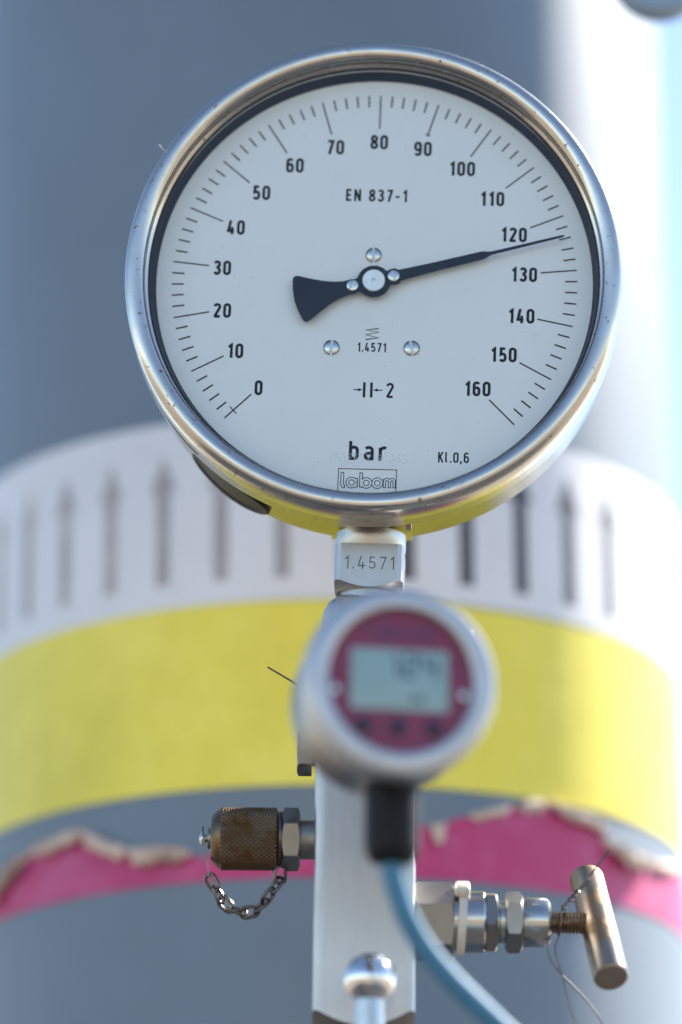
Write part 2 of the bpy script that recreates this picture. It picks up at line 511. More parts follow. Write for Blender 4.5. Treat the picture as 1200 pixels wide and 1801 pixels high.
def arrow(ph, h0, mat):
    mb = MB(); r0, r1 = R + .2, R + .42
    k = math.degrees(1 / R)
    out = [(-2.9, 0), (2.9, 0), (2.9, 36.5), (5.7, 35.6), (0, 50.5), (-5.7, 35.6), (-2.9, 36.5)]
    lo = [cyl(ph + x * k, h0 + z, r0) for x, z in out]
    hi = [cyl(ph + x * k, h0 + z, r1) for x, z in out]
    n = len(out)
    mb.v = lo + hi
    mb.f = [(i, (i + 1) % n, n + (i + 1) % n, n + i) for i in range(n)]
    mb.f += [(n, n + 1, n + 2, n + 6), (n + 3, n + 4, n + 2), (n + 2, n + 4, n + 6), (n + 4, n + 5, n + 6)]
    return mb.build('arrow', mat, wt, smooth=False)
for i in range(-9, 10):
    ph = 3.0 + i * 9.35
    arrow(ph, -70.8 - 2.0 * sin(radians(ph)), 'arrow_dark' if ph > 9 else 'arrow_faded')

# torn magenta tape: ragged upper edge, cream backing curling off
top_pts = [(-85, -172), (-72, -176), (-66, -175), (-60, -172), (-56.7, -166.5), (-50.3, -160.7), (-43.5, -159.8), (-38.8, -158.0), (-34.9, -163.2), (-31.8, -167.2),
           (-29.3, -169.2), (-23.5, -170.2), (-20.4, -171.3), (-19.0, -173.5), (-16.4, -171.7), (-4.6, -169), (5.4, -167), (13.8, -162.2), (16.4, -164.3),
           (19.1, -159.5), (24.6, -156.5), (28.4, -153.0), (32, -150.6), (34.6, -150.4), (45.6, -155.3), (46.1, -161), (51.8, -164.2), (56.7, -164.2),
           (71.3, -158.7), (85, -162)]
def interp(pts, x):
    for (a, b), (c, d_) in zip(pts, pts[1:]):
        if a <= x <= c:
            return b + (d_ - b) * (x - a) / (c - a)
    return pts[-1][1]
rng = random.Random(3)
jit = {}
def ptop(ph):
    k = round(ph * 2)
    jit.setdefault(k, rng.uniform(-.7, .7))
    return interp(top_pts, ph) + jit[k]
pt = band(MB(), -85, 85, lambda p_: -181.9 - .4 * sin(radians(p_)), ptop, R - .5, R + .45, step=.5, vs_=4).build('pink_tape', 'pink_tape', pipe)

def flap(p0, p1, out, rise, seed, w=4.0):
    """a strip of torn backing that folds out and down along the tape's upper edge"""
    rg = random.Random(seed); rings = []
    n = max(5, int((p1 - p0) / .7))
    for i in range(n + 1):
        t = i / n; ph = p0 + (p1 - p0) * t
        zt = interp(top_pts, ph) + rg.uniform(-.35, .35)
        e = min(1, 5 * min(t, 1 - t) + .15)
        ww = w * rg.uniform(.55, 1.1) * e; oo = out * e * rg.uniform(.8, 1.15)
        sec = [(.15, -.4), (.15, .5), (oo * .5 + .3, .9 + rise * .4 * e), (oo + .4, .3 + rise * .2), (oo + .7, -ww * .5), (oo * .8 + .5, -ww),
               (oo * .8 + .1, -ww * .95), (oo + .2, -ww * .45), (oo * .8, -.2), (oo * .4, .2)]
        rings.append([cyl(ph, zt + dz, R + .3 + dr) for dr, dz in sec])
    return MB().loops(rings, cap0=True, cap1=True).build('torn_flap', 'torn', pt, sharp=50)
flap(-64.5, -50.5, 4.6, 2.5, 1, 5.0)
flap(-50.0, -38.5, 4.2, 1.8, 2, 4.2)
flap(-38.8, -30.0, 4.4, 2.2, 3, 4.4)
flap(-30.2, -20.2, 5.2, 2.0, 4, 6.0)
flap(15.2, 17.6, 2.2, 2.0, 5, 6.0)
flap(21.0, 28.5, 1.8, 1.2, 6, 2.6)
flap(29.5, 34.0, 2.0, 1.2, 7, 4.0)
flap(34.4, 46.2, 4.0, 1.0, 8, 3.4)
flap(46.0, 58.0, 5.5, 3.0, 9, 5.5)
flap(58.5, 72.0, 2.4, 1.6, 10, 3.5)

# blurred blue-grey fitting far behind the pipe's shoulder
fl = empty('round_flange', BASE + Vector((103.5, 104, 164)) * MM, 'blurred blue-grey round flange in the top right corner before the big pipe', 'flange')
lathe([(1, 0), (15, 0), (17.5, 2.5), (17.5, 11), (15, 13.5), (1, 13.5)], 'y', 64, cap0=True, cap1=True).build('disc', 'flange', fl, sharp=30)
lathe([(9, 20), (9, 300)], 'z', 48, o=(0, 7, 0), cap0=True, cap1=True).build('hanger_tube', 'flange', fl)

# ================================================================== THE GAUGE
gauge = empty('pressure_gauge', BASE, 'big round steel dial pressure gauge with white face and black needle', 'pressure gauge', rot=(1.2685, 1.5687, -2.2552))
# case
lathe([(1, 2.5), (74, 2.5), (78.2, 4.5), (78.2, 7), (77.9, 7.6), (77.9, 26.5), (77.2, 29), (75.5, 30.5), (60, 31.5), (1, 31.8)], 'y', 160, cap0=True, cap1=True).build('case', 'case', gauge, sharp=40)
# bezel: rolled ring with a skirt
bp = [(72.4, -4.3), (72.4, -6.7), (72.6, -7.1), (73.0, -7.4), (73.5, -7.7), (73.75, -8.3), (73.85, -8.8), (73.6, -9.6), (73.3, -10.4), (73.35, -11.2), (73.75, -11.95), (74.5, -12.6), (75.5, -13.0), (76.6, -13.1),
      (77.6, -13.0), (78.5, -12.6), (79.15, -12.0), (79.6, -11.0), (79.8, -9.9), (79.85, -6), (79.85, 5.2), (79.5, 5.8), (78.4, 6.0), (78.3, 5.0), (74.4, -3.0)]
bez = lathe(bp, 'y', 200, closed_v=True).build('bezel', 'bezel', gauge, sharp=60)
# bezel skirt slot, its shade painted as a narrow raised dark strip, lower left
mb = MB(); rings = []
for i in range(25):
    a = radians(208 + 19 * i / 24)
    hw = .55 * sin(pi * (i + .6) / 25.2) ** .4
    yc = .6 + 1.0 * i / 24
    rings.append([(r * cos(a), yc + dy, r * sin(a)) for r, dy in ((79.6, -hw), (79.93, -hw), (79.93, hw), (79.6, hw))])
mb.loops(rings, cap0=True, cap1=True).build('bezel_slot_shade', 'slot_shade', bez)
# black spacer ring between dial and window
lathe([(70.5, -.25), (70.8, -.9), (72.0, -4.4), (72.15, -6.75), (72.35, -6.75), (72.35, -4.2), (73.4, -4.0), (73.4, .4), (70.5, .4)], 'y', 160, closed_v=True).build('spacer_ring', 'ringblack', gauge, sharp=40)
# dial plate
dial = lathe([(.01, 0), (40, 0), (73.4, 0), (73.4, 1.0), (.01, 1.0)], 'y', 128).build('dial_plate', 'dial', gauge, sharp=30)

PX = -.06            # printed layer sits just proud of the enamel
def ang(v): return radians(225 - v * 1.6875)
mbM, mbm = MB(), MB()
for v in range(0, 161, 2):
    a = ang(v); ca, sa = cos(a), sin(a)
    if v % 10 == 0:
        ribbon(mbM, [(53.9 * ca, 53.9 * sa), (65.5 * ca, 65.5 * sa)], .46, lambda x, z: (x, PX, z))
    else:
        ribbon(mbm, [(61.6 * ca, 61.6 * sa), (65.5 * ca, 65.5 * sa)], .50, lambda x, z: (x, PX, z))
for v, r0 in ((0, 61.7), (90, 54.5)):                  # little calibration crosses
    a = ang(v); ca, sa = cos(a), sin(a); hw = 1.6 if v == 0 else .9
    ribbon(mbM, [(r0 * ca - hw * sa, r0 * sa + hw * ca), (r0 * ca + hw * sa, r0 * sa - hw * ca)], .34, lambda x, z: (x, PX - .01, z))
mbM.build('long_scale_marks', 'ink', dial, smooth=False, recalc=False)
mbm.build('short_scale_marks', 'ink', dial, smooth=False, recalc=False)
NUM = {0: (-35.84, -35.88), 10: (-43.88, -23.57), 20: (-48.72, -9.95), 30: (-49.38, 4.64), 40: (-45.57, 18.64), 50: (-37.76, 30.84), 60: (-27.21, 40.58),
       70: (-14.27, 47.22), 80: (.0, 49.3), 90: (14.32, 47.25), 100: (27.3, 40.59), 110: (37.36, 30.35), 120: (44.66, 18.15), 130: (48.28, 4.57),
       140: (47.7, -9.6), 150: (42.36, -22.84), 160: (34.29, -34.54)}
for v, (x, z) in NUM.items():
    text(MB(), str(v), x, z, 4.85, PX, stroke=.19).build('dial_number', 'ink', dial, smooth=False, recalc=False)
text(MB(), 'EN 837-1', -.15, 30.7, 4.15, PX, stroke=.175, gap=.15, xs=1.02).build('dial_text', 'ink', dial, smooth=False, recalc=False)
text(MB(), '1.4571', -.03, -21.36, 3.05, PX, stroke=.16, gap=.13).build('dial_text', 'ink', dial, smooth=False, recalc=False)
mb = MB()
ribbon(mb, [(2.0, -14.95), (-2.05, -15.5), (2.0, -16.2), (-2.05, -17.1), (2.0, -18.1), (-2.05, -18.75)], .42, lambda x, z: (x, PX, z))
mb.build('spring_symbol', 'ink', dial, smooth=False, recalc=False)
mb = MB()
for x in (-1.95, .35):
    ribbon(mb, [(x, -38.3), (x, -33.2)], .82, lambda a, z: (a, PX, z))
ribbon(mb, [(-5.4, -35.75), (-3.3, -35.75)], .36, lambda a, z: (a, PX, z))
ribbon(mb, [(1.9, -35.75), (3.9, -35.75)], .36, lambda a, z: (a, PX, z))
mb.add([(-3.9, PX - .01, -35.2), (-3.9, PX - .01, -36.3), (-2.4, PX - .01, -35.75)], [(0, 1, 2)])
mb.add([(2.4, PX - .01, -35.2), (2.4, PX - .01, -36.3), (.85, PX - .01, -35.75)], [(0, 1, 2)])
text(mb, '2', 6.3, -35.75, 5.1, PX, stroke=.15)
mb.build('gap_symbol', 'ink', dial, smooth=False, recalc=False)
text(MB(), 'bar', -.1, -56.15, 6.3, PX, stroke=.16, gap=.22, xs=1.08).build('dial_text', 'ink', dial, smooth=False, recalc=False)
text(MB(), 'Kl.0,6', 27.3, -57.7, 3.5, PX, stroke=.155, gap=.15).build('dial_text', 'ink', dial, smooth=False, recalc=False)
# outlined maker's mark in a frame
mb = MB(); T = .26
ribbon(mb, [(-9.2, -62.3), (9.3, -62.3), (9.3, -72.2), (-9.2, -72.2)], T, lambda a, z: (a, PX, z), True)
fill = MB()
def outline(pts, w, closed=False):
    def ext(k):
        if closed:
            return pts
        a, b = Vector(pts[0]), Vector(pts[1]); c_, e_ = Vector(pts[-1]), Vector(pts[-2])
        return [tuple(a + (a - b).normalized() * k)] + list(pts[1:-1]) + [tuple(c_ + (c_ - e_).normalized() * k)]
    ribbon(mb, ext(.0), 2 * w + .28, lambda a, z: (a, PX - .01, z), closed)
    ribbon(fill, ext(-.28), 2 * w - .28, lambda a, z: (a, PX - .03, z), closed)
bz = -68.6
outline([(-7.9, bz + 5.2), (-7.9, bz + 1.0), (-7.5, bz + .45), (-6.9, bz + .4)], .42)
def circ(cx, cz, r, n=20): return [(cx + r * cos(2 * pi * i / n), cz + r * sin(2 * pi * i / n)) for i in range(n)]
outline(circ(-4.9, bz + 1.75, 1.35), .42, True)
outline([(-3.4, bz + 3.3), (-3.4, bz + .2)], .40)
outline([(-1.9, bz + 5.2), (-1.9, bz + .2)], .42)
outline(circ(-.2, bz + 1.75, 1.35), .42, True)
outline(circ(3.3, bz + 1.75, 1.35), .42, True)
outline([(5.6, bz + .2), (5.6, bz + 3.2)], .38)
outline([(5.6, bz + 2.3)] + [(6.4 + .8 * cos(radians(a)), bz + 2.3 + .8 * sin(radians(a))) for a in (150, 120, 90, 60, 30, 0)] + [(7.2, bz + .2)], .36)
outline([(7.2, bz + 2.3)] + [(8.0 + .7 * cos(radians(a)), bz + 2.3 + .8 * sin(radians(a))) for a in (150, 120, 90, 60, 30, 0)] + [(8.7, bz + .2)], .36)
mark = mb.build('maker_mark', 'ink', dial, smooth=False, recalc=False)
fill.build('maker_mark_fill', 'dial', dial, smooth=False, recalc=False)
# window and its etched print
pane = lathe([(.01, -5.9), (40, -5.9), (72.0, -5.9), (72.0, -5.2), (.01, -5.2)], 'y', 96).build('window_pane', 'glass', gauge, sharp=30)
text(MB(), 'SAFETY GLASS', 1.25, -60.3, 2.6, -5.97, stroke=.14, gap=.16, xs=1.12).build('etched_text', 'etch', pane, smooth=False, recalc=False)

# three slotted screws in the dial
def slotted(name, x, z, r, y, rot, parent, mat='screw', dome=.55):
    s = bpy.data.objects.new(name, None)
    mb = MB(); n = 72; rings = []
    sw = r * .15
    ca, sa = cos(rot), sin(rot)
    # domed head as a fine grid with the slot pressed in
    N = 30; idx = {}
    for i in range(N + 1):
        for j in range(n):
            rr = r * i / N; th = 2 * pi * j / n
            px, pz = rr * cos(th), rr * sin(th)
            d_ = abs(px * ca + pz * sa)
            h = dome * sqrt(max(0, 1 - (rr / r) ** 2 * .92)) + .25
            if d_ < sw: h = min(h, .12)
            idx[i, j] = len(mb.v)
            mb.v.append((px, -h, pz))
    for i in range(N):
        for j in range(n):
            k = (j + 1) % n
            mb.f.append((idx[i, j], idx[i, k], idx[i + 1, k], idx[i + 1, j]))
    bpy.data.objects.remove(s)
    ring = [(r * cos(2 * pi * j / n), 0, r * sin(2 * pi * j / n)) for j in range(n)]
    o = len(mb.v); mb.v += ring
    for j in range(n):
        k = (j + 1) % n
        mb.f.append((idx[N, j], idx[N, k], o + k, o + j))
    return mb.build(name, mat, parent, loc=(x, y, z), sharp=40)
slotted('dial_screw', -.5, 10.1, 2.5, -.05, .05, gauge, dome=.85)
slotted('dial_screw', -12.95, -21.8, 2.55, -.05, -.05, gauge, dome=.85)
slotted('dial_screw', 12.8, -21.4, 2.55, -.05, .18, gauge, dome=.85)

# needle (drawn along +x, then turned to 124 bar)
pa_ = radians(15.65)
def needle_pt(x, z, y): return (x * cos(pa_) - z * sin(pa_), y, x * sin(pa_) + z * cos(pa_))
up = []
up += [(63.3, .12)]
up += [(62.5, .3), (39.6, .48), (39.0, .52), (37.9, .75), (36.8, 1.15), (35.6, 1.3), (20, 1.45), (9.4, 1.75)]
up += [(6.7 + 2.75 * cos(radians(a)), 2.75 * sin(radians(a))) for a in (40, 70, 100, 125)]
up += [(5.4 * cos(radians(a)), 5.4 * sin(radians(a))) for a in (28, 45, 65, 90, 115, 135, 152)]
up += [(-6.9 + 2.6 * cos(radians(a)), 2.45 * sin(radians(a))) for a in (62, 90)]
up += [(-9.3, 2.35), (-12.5, 3.0), (-16, 4.2), (-20, 6.1), (-23.0, 7.7), (-24.0, 8.0), (-24.9, 7.6), (-25.3, 6.7)]
up += [(-26.0, 3.6), (-26.3, 0)]
lo = [(x, -z) for x, z in reversed(up[1:-1])]
outl = [(63.4, 0)] + up[1:] + lo
n = len(outl)
mb = MB()
mb.v = [needle_pt(x, z, -3.4) for x, z in outl] + [needle_pt(x, z, -2.7) for x, z in outl]
mb.f = [(i, (i + 1) % n, n + (i + 1) % n, n + i) for i in range(n)]
H = len(up)
for i in range(H - 1):                                   # strips between upper and lower edges
    a, b = i, i + 1
    c2, d2 = (n - b) % n, (n - a) % n
    q = [a, b, c2, d2]; q = [v for k, v in enumerate(q) if v not in q[:k]]
    if len(q) >= 3:
        mb.f.append(tuple(q)); mb.f.append(tuple(v + n for v in reversed(q)))
needle = mb.build('needle', 'needle', gauge, sharp=30)
lathe([(.01, -4.0), (.55, -4.0), (.62, -4.35), (.75, -4.45), (3.5, -4.45), (3.75, -4.2), (3.75, -3.3)], 'y', 48, cap1=True).build('hub_cap', 'hub', needle, sharp=30)
lathe([(3.7, -3.3), (4.4, -3.6), (5.2, -3.6), (5.35, -3.3)], 'y', 48).build('hub_ring', 'needle', needle, sharp=30)
lathe([(2.4, -3.2), (2.4, -.1)], 'y', 32, cap0=True, cap1=True).build('hub_spindle', 'screw', needle)
for x, z, rt in ((-6.82, -1.6, -.6), (6.35, 1.95, .3)):
    slotted('needle_screw', x, z, 1.85, -3.35, rt, needle, dome=.3)
# rubber blow-out plug, lower left of the case
mb = MB(); rings = []
ac, yc, rp = radians(234.0), 21.0, 14.8
for r_, hgt in ((rp, 77.4), (rp, 78.35), (rp - .5, 78.65), (rp - 1.0, 78.6), (rp - 1.6, 78.1), (rp - 2.2, 78.0), (8, 78.05), (4, 78.1), (.05, 78.1)):
    ring = []
    for j in range(56):
        th = 2 * pi * j / 56
        s_ = r_ * cos(th) * 1.08; yy = yc + r_ * sin(th) * .73
        a = ac + s_ / 78
        ring.append((hgt * cos(a), yy, hgt * sin(a)))
    rings.append(ring)
mb.loops(rings, cap0=True, cap1=True).build('blowout_plug', 'rubber', gauge, sharp=50)
# saddle where the connection leaves the case, square connection with stamped material number
SX, SY = 1.05, 23.5
box(SX - 13.2, SX + 13.2, 8.0, 31, -76.9, -70, .3).build('saddle', 'case', gauge)
lathe([(11.3, 1), (11.3, -4.4), (11.0, -5.0), (10.3, -5.2)], 'z', 64, o=(SX, SY, -78.6), cap0=True, cap1=True).build('collar', 'stem', gauge, sharp=40)
d_ = Vector((0, 0, -1))
stem = prism(4, 22.0, 83.2, 97.6, (0, 0, -1), o=(SX, SY, 0), ref=(1, 0, 0), rot=pi / 4, ch1=1.0, k=.62, per=16, rclip=14.6).build('connection_block', 'stem', gauge, sharp=25)
mb = MB()
text(mb, '1.4571', SX + .2, -89.6, 4.3, SY - 11.03, stroke=.07, gap=.20, xs=1.3)
mb.build('stamped_number', 'slot_shade', stem, smooth=False, recalc=False)  # the stamping's shade is painted as dark strokes just proud of the face
lathe([(9.4, -96.9), (9.4, -101)], 'z', 48, o=(SX, SY, 0), cap0=True, cap1=True).build('connection_neck', 'stem', gauge)

# ================================================================== VALVE BLOCK (post)
PXc, PY = -1.35, 30.0
def Wp(x, y, z): return BASE + Vector((x, y, z)) * MM
blk = empty('valve_block', Wp(PXc, PY, -240), 'upright brushed steel valve block under the gauge', 'valve block')
def bz_(z): return z + 240
# squared bar with a turned lower end
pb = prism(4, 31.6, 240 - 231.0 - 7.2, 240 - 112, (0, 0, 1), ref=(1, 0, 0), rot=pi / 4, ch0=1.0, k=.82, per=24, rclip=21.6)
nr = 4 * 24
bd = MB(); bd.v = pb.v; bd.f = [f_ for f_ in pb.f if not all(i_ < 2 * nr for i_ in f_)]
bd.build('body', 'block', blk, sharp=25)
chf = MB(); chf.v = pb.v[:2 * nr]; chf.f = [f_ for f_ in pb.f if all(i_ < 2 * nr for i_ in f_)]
chf.build('turned_end', 'rust_and_reflection', blk, sharp=25)  # darker metal paints in the dark reflection on this chamfer
lathe([(13.5, 240 - 113), (15.1, 240 - 111), (15.1, 240 - 104.5), (14.6, 240 - 101.5), (13.2, 240 - 99.0), (11.0, 240 - 97.3), (9.7, 240 - 96.7), (1, 240 - 96.7)], 'z', 64, o=(.8, 0, 0), cap0=True, cap1=True).build('upper_collar', 'block', blk, sharp=30)
lathe([(12.6, 240 - 300), (12.6, 240 - 240), (13.4, 240 - 238.6)], 'z', 48, cap0=True, cap1=True).build('lower_neck', 'nut', blk, sharp=30)

# hex plug on the block's left side
plug = empty('hex_plug', Wp(-17.2, 30, -148), 'small dark hexagonal plug in the left side of the valve block', 'plug')
prism(6, 13.2, 1.2, 5.9, (-1, 0, 0), ref=(0, 0, 1), rot=radians(-12), ch1=1, k=.5).build('hex_head', 'rust_and_reflection', plug, sharp=25)
lathe([(4.5, 0), (4.5, 1.6)], d=(-1, 0, 0), seg=32, cap0=True, cap1=True).build('thread_collar', 'rust_and_reflection', plug)

# ================================================================== TEST COUPLING WITH CAP (left)
CZ = -176.4
cp = empty('test_coupling', Wp(-17.15, 30, CZ), 'test coupling with rusty knurled cap and little chain on the left', 'coupling')
X0 = -17.15
lathe([(6.3, 0), (6.3, 5.0)], d=(-1, 0, 0), seg=48, cap0=True, cap1=True).build('neck', 'rust_and_reflection', cp)
prism(6, 17.4, 4.6, 10.3, (-1, 0, 0), ref=(0, 0, 1), rot=radians(47), ch0=1, ch1=1, k=.5).build('hex_nut', 'rust_and_reflection', cp, sharp=25)
lathe([(8.6, 10.3), (9.1, 10.5), (9.1, 11.1), (8.6, 11.3)], d=(-1, 0, 0), seg=48, cap0=True, cap1=True).build('chain_washer', 'chain', cp, sharp=30)
# knurled cap: real diamond knurl
N_, L_ = 216, 96
ca0, ca1 = 11.8, 29.8
rings = []
d, u, w = Vector((-1, 0, 0)), Vector((0, 0, 1)), Vector((0, 1, 0))
def cpt(r, th, t): return d * t + (u * cos(th) + w * sin(th)) * r
rings.append([cpt(8.6, 2 * pi * j / N_, ca0 - .3) for j in range(N_)])
rings.append([cpt(9.4, 2 * pi * j / N_, ca0 + .05) for j in range(N_)])
K = 40
for i in range(L_ + 1):
    t = ca0 + .5 + (ca1 - ca0 - .7) * i / L_
    ring = []
    for j in range(N_):
        th = 2 * pi * j / N_
        p1 = (th * K / (2 * pi) + t * .60) % 1; p2 = (th * K / (2 * pi) - t * .60) % 1
        h = (min(p1, 1 - p1) + min(p2, 1 - p2))
        ring.append(cpt(9.15 + 1.1 * h, th, t))
    rings.append(ring)
rings.append([cpt(9.4, 2 * pi * j / N_, ca1) for j in range(N_)])
rings.append([cpt(9.25, 2 * pi * j / N_, ca1 + .6) for j in range(N_)])
rings.append([cpt(7.4, 2 * pi * j / N_, ca1 + 2.6) for j in range(N_)])
rings.append([cpt(6.9, 2 * pi * j / N_, ca1 + 2.9) for j in range(N_)])
cap = MB().loops(rings, cap0=True, cap1=True).build('knurled_cap', 'knurl', cp, sharp=70)
lathe([(3.3, ca1 + 2.8), (3.3, ca1 + 4.0), (1.2, ca1 + 4.0), (1.2, ca1 + 5.4)], d=(-1, 0, 0), seg=24, cap0=True, cap1=True).build('cap_stub', 'rust_and_reflection', cap, sharp=30)
lathe([(2.3, ca1 + 5.2), (2.2, ca1 + 5.8), (1.6, ca1 + 6.4), (.6, ca1 + 6.75)], d=(-1, 0, 0), seg=24, cap0=True, cap1=True).build('cap_rivet', 'fitting', cap, sharp=30)
# strap from the rivet down to the chain
mb = MB(); rings = []
for x, z, hw in ((-35.4, 3.6, 1.6), (-35.3, 1.0, 2.6), (-34.9, -2.0, 2.3), (-34.2, -5.5, 1.5), (-33.6, -9.0, 1.1), (-33.2, -12.4, 1.0)):
    rings.append([(x - .22, -hw, z), (x + .22, -hw, z), (x + .22, hw, z), (x - .22, hw, z)])
mb.loops(rings, cap0=True, cap1=True).build('chain_strap', 'chain', cp, sharp=30)
# chain
path = [(-33.0, 0, -12.6), (-31.2, .2, -15.6), (-29.6, .5, -18.6), (-26.9, .8, -21.6), (-23.6, 1.0, -23.0), (-20.0, 1.0, -23.2), (-16.9, .8, -21.6), (-14.6, .5, -18.6),
        (-12.6, .2, -15.8), (-10.9, 0, -12.6), (-10.7, 0, -9.2)]
fine = catmull(path, 20)
cum = [0]
for a, b in zip(fine, fine[1:]):
    cum.append(cum[-1] + (b - a).length)
def at_len(s):
    for i in range(len(cum) - 1):
        if cum[i + 1] >= s:
            t = (s - cum[i]) / max(cum[i + 1] - cum[i], 1e-9)
            return fine[i].lerp(fine[i + 1], t), (fine[i + 1] - fine[i]).normalized()
    return fine[-1], (fine[-1] - fine[-2]).normalized()
nl = 9; step = cum[-1] / nl
rg = random.Random(5)
for i in range(nl):
    c_, t_ = at_len(step * (i + .5))
    side = Vector((0, 1, 0)); n_ = t_.cross(side).normalized()
    tw = radians(48 if i % 2 else -42) + rg.uniform(-.25, .25)
    e = (n_ * cos(tw) + side * sin(tw)); f_ = t_.cross(e)
    hl, hw = step * .5 + .95, 1.8
    pts = []
    for k in range(24):
        a = 2 * pi * k / 24
        sx = cos(a); sy = sin(a)
        pts.append(c_ + t_ * (hl - hw) * (1 if sx > 0 else -1) * min(1, abs(sx) * 3) + t_ * hw * sx + e * hw * sy + f_ * .35 * sin(2 * a))
    tube(pts, .58, 8, closed=True).build('chain_link', 'chain', cp, sharp=80)

# ================================================================== BLEED VALVE (right)
BZ = -202.3
bv = empty('bleed_valve', Wp(14.4, 30, BZ), 'steel bleed valve with hex fittings and rusty T-bar handle on the right', 'valve')
ex = (1, 0, 0)
def bx(x): return x - 14.4
prism(6, 21.6, bx(14.4), bx(26.8), ex, ref=(0, 0, 1), rot=radians(15), ch0=1, ch1=1, k=.5).build('large_hex', 'nut', bv, sharp=25)
lathe([(9.2, bx(26.6)), (9.2, bx(28.0)), (9.65, bx(28.4)), (9.65, bx(36.2)), (9.2, bx(36.7)), (7, bx(36.8))], d=ex, seg=72, cap0=True, cap1=True).build('collar', 'fitting', bv, sharp=30)
prism(6, 17.6, bx(36.9), bx(40.5), ex, ref=(0, 0, 1), rot=radians(45), ch1=1, k=.55).build('lock_nut', 'nut', bv, sharp=25)
lathe([(7.2, bx(40.0)), (7.2, bx(41.0)), (6.6, bx(41.4)), (6.6, bx(43.2)), (7.6, bx(43.6))], d=ex, seg=48, cap0=True, cap1=True).build('groove_neck', 'fitting', bv, sharp=30)
prism(6, 17.0, bx(43.0), bx(48.4), ex, ref=(0, 0, 1), rot=radians(2), ch0=1, ch1=1, k=.6).build('gland_nut', 'nut', bv, sharp=25)
lathe([(7.5, bx(48.2)), (7.75, bx(48.8)), (7.75, bx(55.0)), (7.3, bx(56.4)), (6.2, bx(57.2)), (3.2, bx(57.3))], d=ex, seg=64, cap0=True, cap1=True).build('gland', 'fitting', bv, sharp=30)
# threaded spindle: helical thread
mb = MB(); rings = []
pitch, t0, t1 = 1.1, bx(56.8), bx(69.0)
nseg = 32; per = 6
ns = int((t1 - t0) / pitch * per)
for i in range(ns + 1):
    t = t0 + (t1 - t0) * i / ns
    ring = []
    for j in range(nseg):
        th = 2 * pi * j / nseg
        ph_ = (t / pitch + j / nseg) % 1
        r = 3.05 + .62 * (1 - abs(2 * ph_ - 1))
        ring.append((t, r * cos(th), r * sin(th)))
    rings.append(ring)
mb.loops(rings, cap0=True, cap1=True).build('threaded_spindle', 'thread', bv, sharp=35)
# T-bar, turned towards the camera at its lower end
hd = Vector((0.114, -0.612, -0.783)).normalized()
hc = Vector((bx(72.4), 0, -1.0))
lathe([(4.6, -24.4), (5.25, -24.0), (5.55, -23.2), (5.55, 23.3), (5.3, 24.1), (4.9, 24.4)], d=hd, seg=64, o=hc, cap0=True, cap1=True).build('handle_bar', 'handle', bv, sharp=30)

# cable tie round the collar
tie = empty('cable_tie', Wp(29.4, 30, BZ), 'cream nylon cable tie round the bleed valve collar', 'cable tie')
rings = []
for j in range(60):
    a = 2 * pi * j / 60
    rings.append([(x, r * cos(a), r * sin(a)) for x, r in ((-1.3 + .5 * sin(a), 9.75), (1.3 + .5 * sin(a), 9.75), (1.3 + .5 * sin(a), 10.5), (-1.3 + .5 * sin(a), 10.5))])
MB().loops(rings, closed_v=True).build('strap', 'nylon', tie, sharp=40)
hb = box(-2.4, 2.4, -2.8, 2.8, 9.6, 13.2, 1.0)
rotm = Matrix.Rotation(radians(38), 3, 'X')
hb.v = [tuple(rotm @ Vector(v)) for v in hb.v]
head = hb.build('locking_head', 'nylon', tie, sharp=60)
hb = box(-1.1, 1.1, -3.35, -3.0, 10.6, 12.4, .1)
hb.v = [tuple(rotm @ Vector(v)) for v in hb.v]
hb.build('slot', 'nylon', head)

# seal wire twisted round the spindle
sw = empty('seal_wire', Wp(60.3, 26.5, -202.3), 'thin rusty twisted seal wire tied round the T-bar spindle', 'wire')
O = Vector((60.3, 26.5, -202.3))
def rel(pts): return [Vector(p_) - O for p_ in pts]
loop = [(60.3 + .5 * sin(2 * pi * k / 20), 30 + 3.95 * cos(2 * pi * k / 20), -202.4 + 3.95 * sin(2 * pi * k / 20)) for k in range(20)]
tube(rel(loop), .32, 8, closed=True).build('loop', 'thread', sw)
tw0, tw1 = Vector((60.6, 24.6, -199.2)), Vector((66.0, 22.5, -193.0))
for s in (0, 1):
    pts = []
    for k in range(41):
        t = k / 40
        c_ = tw0.lerp(tw1, t); dd, uu, ww_ = axes(tw1 - tw0)
        a = 2 * pi * 2.6 * t + pi * s
        pts.append(c_ + (uu * cos(a) + ww_ * sin(a)) * (.55 + .3 * sin(3.1 * t * pi) ** 2))
    end = [(68.5, 21.0, -189.9), (71.5, 19.6, -186.2), (75.0, 18.2, -181.6)] if s == 0 else [(66.9, 21.6, -192.6), (68.1, 20.6, -191.4), (69.0, 20.0, -190.2)]
    tube(rel(catmull([tuple(v) for v in pts[::4]] + end, 5)), (.34), 8).build('twisted_strand', 'wire', sw)
tube(rel(catmull([(58.2, 27.0, -204.8), (57.2, 26, -207.1), (56.2, 26, -211.2), (57.3, 26, -215.2), (60.8, 25.4, -220.0), (67.8, 26, -227.1), (73.1, 26, -234.9), (77, 27, -246)], 10)), .3, 8).build('hanging_strand', 'wire', sw)
tube(rel(catmull([(60.6, 26.5, -205.0), (59.6, 25, -208.0), (58.5, 24.5, -211.0), (59.1, 24.5, -215.5), (60.7, 24.4, -220.4), (61.7, 24, -226.2), (64.6, 24, -235.3), (69, 24, -246)], 10)), .3, 8).build('hanging_strand', 'wire', sw)

